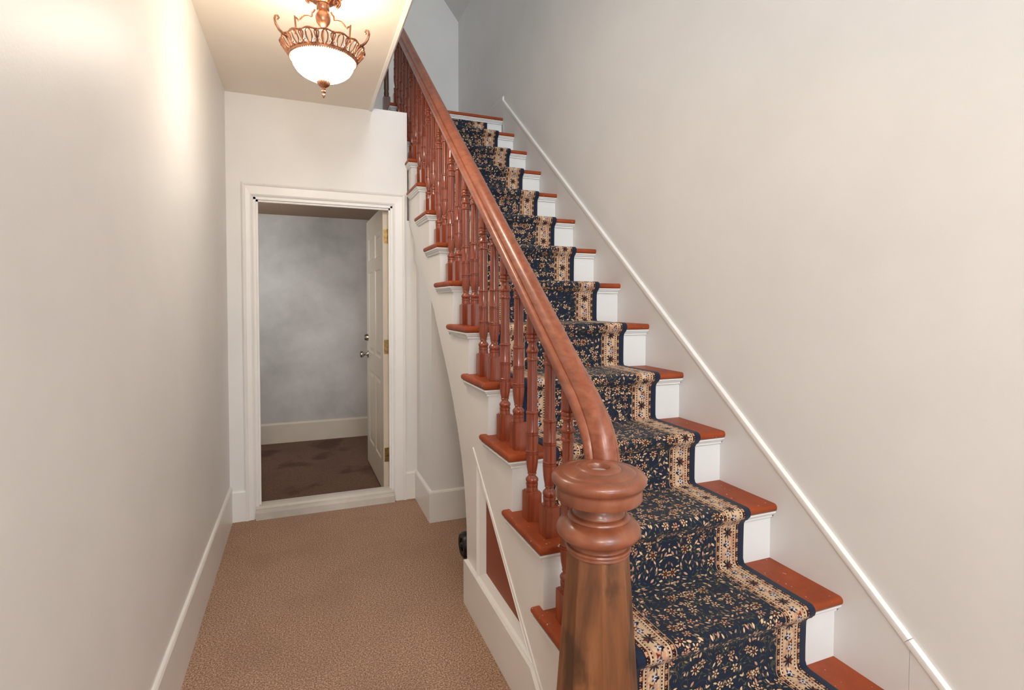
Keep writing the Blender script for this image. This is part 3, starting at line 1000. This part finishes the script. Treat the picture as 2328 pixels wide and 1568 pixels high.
# pierced band: scalloped upper rim, ovals and leaf struts, beaded lower ring
NB = 16
rim = lambda a: (.161 + .003 * math.cos(NB * a), -.252 + .002 * math.cos(NB * a))
P_ = []
for i in range(128):
    a = 2 * PI * i / 128
    r_, z_ = rim(a)
    P_.append((r_ * math.cos(a), r_ * math.sin(a), z_))
band_rim = lp('upper_rim', tube(P_, .0042, 8, None, True), M['bronze'])
bm = bmesh.new()
def cone(a, t):       # t 0 at lower ring, 1 at upper rim
    r_ = .131 + .033 * t
    z_ = -.295 + .043 * t
    return (r_ * math.cos(a), r_ * math.sin(a), z_)
for i in range(NB):
    a = 2 * PI * i / NB
    tube([cone(a + .075 * math.sin(s_ * 2 * PI / 14), .52 + .46 * math.cos(s_ * 2 * PI / 14)) for s_ in range(14)], .0028, 6, bm, True)
    b = a + PI / NB
    tube([cone(b, 0), cone(b, .5), cone(b, 1)], .0030, 6, bm)
    for sg in (-1, 1):
        tube([cone(b, .28), cone(b + sg * .035, .45), cone(b + sg * .055, .75), cone(b + sg * .038, .92), cone(b + sg * .024, .80)], .0024, 6, bm)
        tube([cone(b, .05), cone(b + sg * .045, .12), cone(b + sg * .085, .04)], .0032, 6, bm)
        tube([cone(b + sg * .02, .15), cone(b + sg * .05, .30), cone(b + sg * .075, .22)], .0024, 6, bm)
lp('pierced_band', bm, M['bronze'])
bm = lathe([(.126, -.306), (.133, -.304), (.136, -.297), (.133, -.290), (.126, -.289), (.122, -.296)], 64, (0, 0, 0), None, 'Z', False)
for i in range(96):
    a = 2 * PI * i / 96
    mm = Matrix.Translation((.1295 * math.cos(a), .1295 * math.sin(a), -.3045))
    bmesh.ops.create_icosphere(bm, subdivisions=1, radius=.0036, matrix=mm)
lp('beaded_ring', bm, M['bronze'])
gb = lp('glass_bowl', lathe([(.1215, -.296), (.1225, -.304), (.121, -.315), (.116, -.329), (.106, -.345), (.092, -.358), (.074, -.369), (.054, -.378), (.036, -.384), (.024, -.390), (.012, -.393),
             (.010, -.390), (.034, -.380), (.072, -.365), (.104, -.341), (.117, -.315), (.118, -.296)], 64), M['glass'])
M['glass_in'] = paint('lamp_glass_inside', (244, 236, 216), 0.4, 2, 0.0, 0.3)
gb.data.materials.append(M['glass_in'])
for p_ in gb.data.polygons:
    if p_.index >= 11 * 64: p_.material_index = 1
gb['label'] = 'glowing white alabaster glass bowl'
fl2 = lambda a, z: 1 + (.07 * math.cos(20 * a) if z > -.412 else 0)
lp('finial', lathe([(.020, -.385), (.0255, -.389), (.0245, -.395), (.0205, -.402), (.014, -.408), (.0085, -.412), (.0065, -.414), (.0085, -.417), (.0065, -.420), (.005, -.423), (.0095, -.428), (.0080, -.433), (.0040, -.436), (.0060, -.440), (.0068, -.444), (.0040, -.450), (.0006, -.455)], 60, (0, 0, 0), None, 'Z', True, fl2), M['bronze'])
# bulb above the open bowl
bl = bpy.data.lights.new('lamp_bulb', 'POINT')
bl.energy = 6.5
bl.color = (1.0, 0.84, 0.62)
bl.shadow_soft_size = 0.05
blo = bpy.data.objects.new('lamp_bulb', bl)
blo.location = (0, 0, -.272)
blo.parent = lamp
COL.objects.link(blo)

# ------------------------------------------------------------------ small black wheel behind the spandrel
wh = thing('black_wheel', 'small black wheel on the carpet behind the lower stair string', 'wheel', (0.84, 2.74, 0))
def wp(name, bm, mat):
    o = obj(name, bm, mat, None, True, 40)
    o.parent = wh
    return o
wp('tyre', lathe([(.034, -.040), (.046, -.046), (.058, -.044), (.065, -.032), (.066, -.010), (.0645, -.006), (.066, -.002), (.066, .020), (.062, .036), (.050, .042), (.034, .036)], 32, (0, 0, .066), None, 'X', False), M['black'])
wp('hub', lathe([(.008, -.050), (.012, -.046), (.016, -.038), (.036, -.034), (.036, .034), (.010, .040), (.010, .16)], 24, (0, 0, .066), None, 'X'), M['black'])
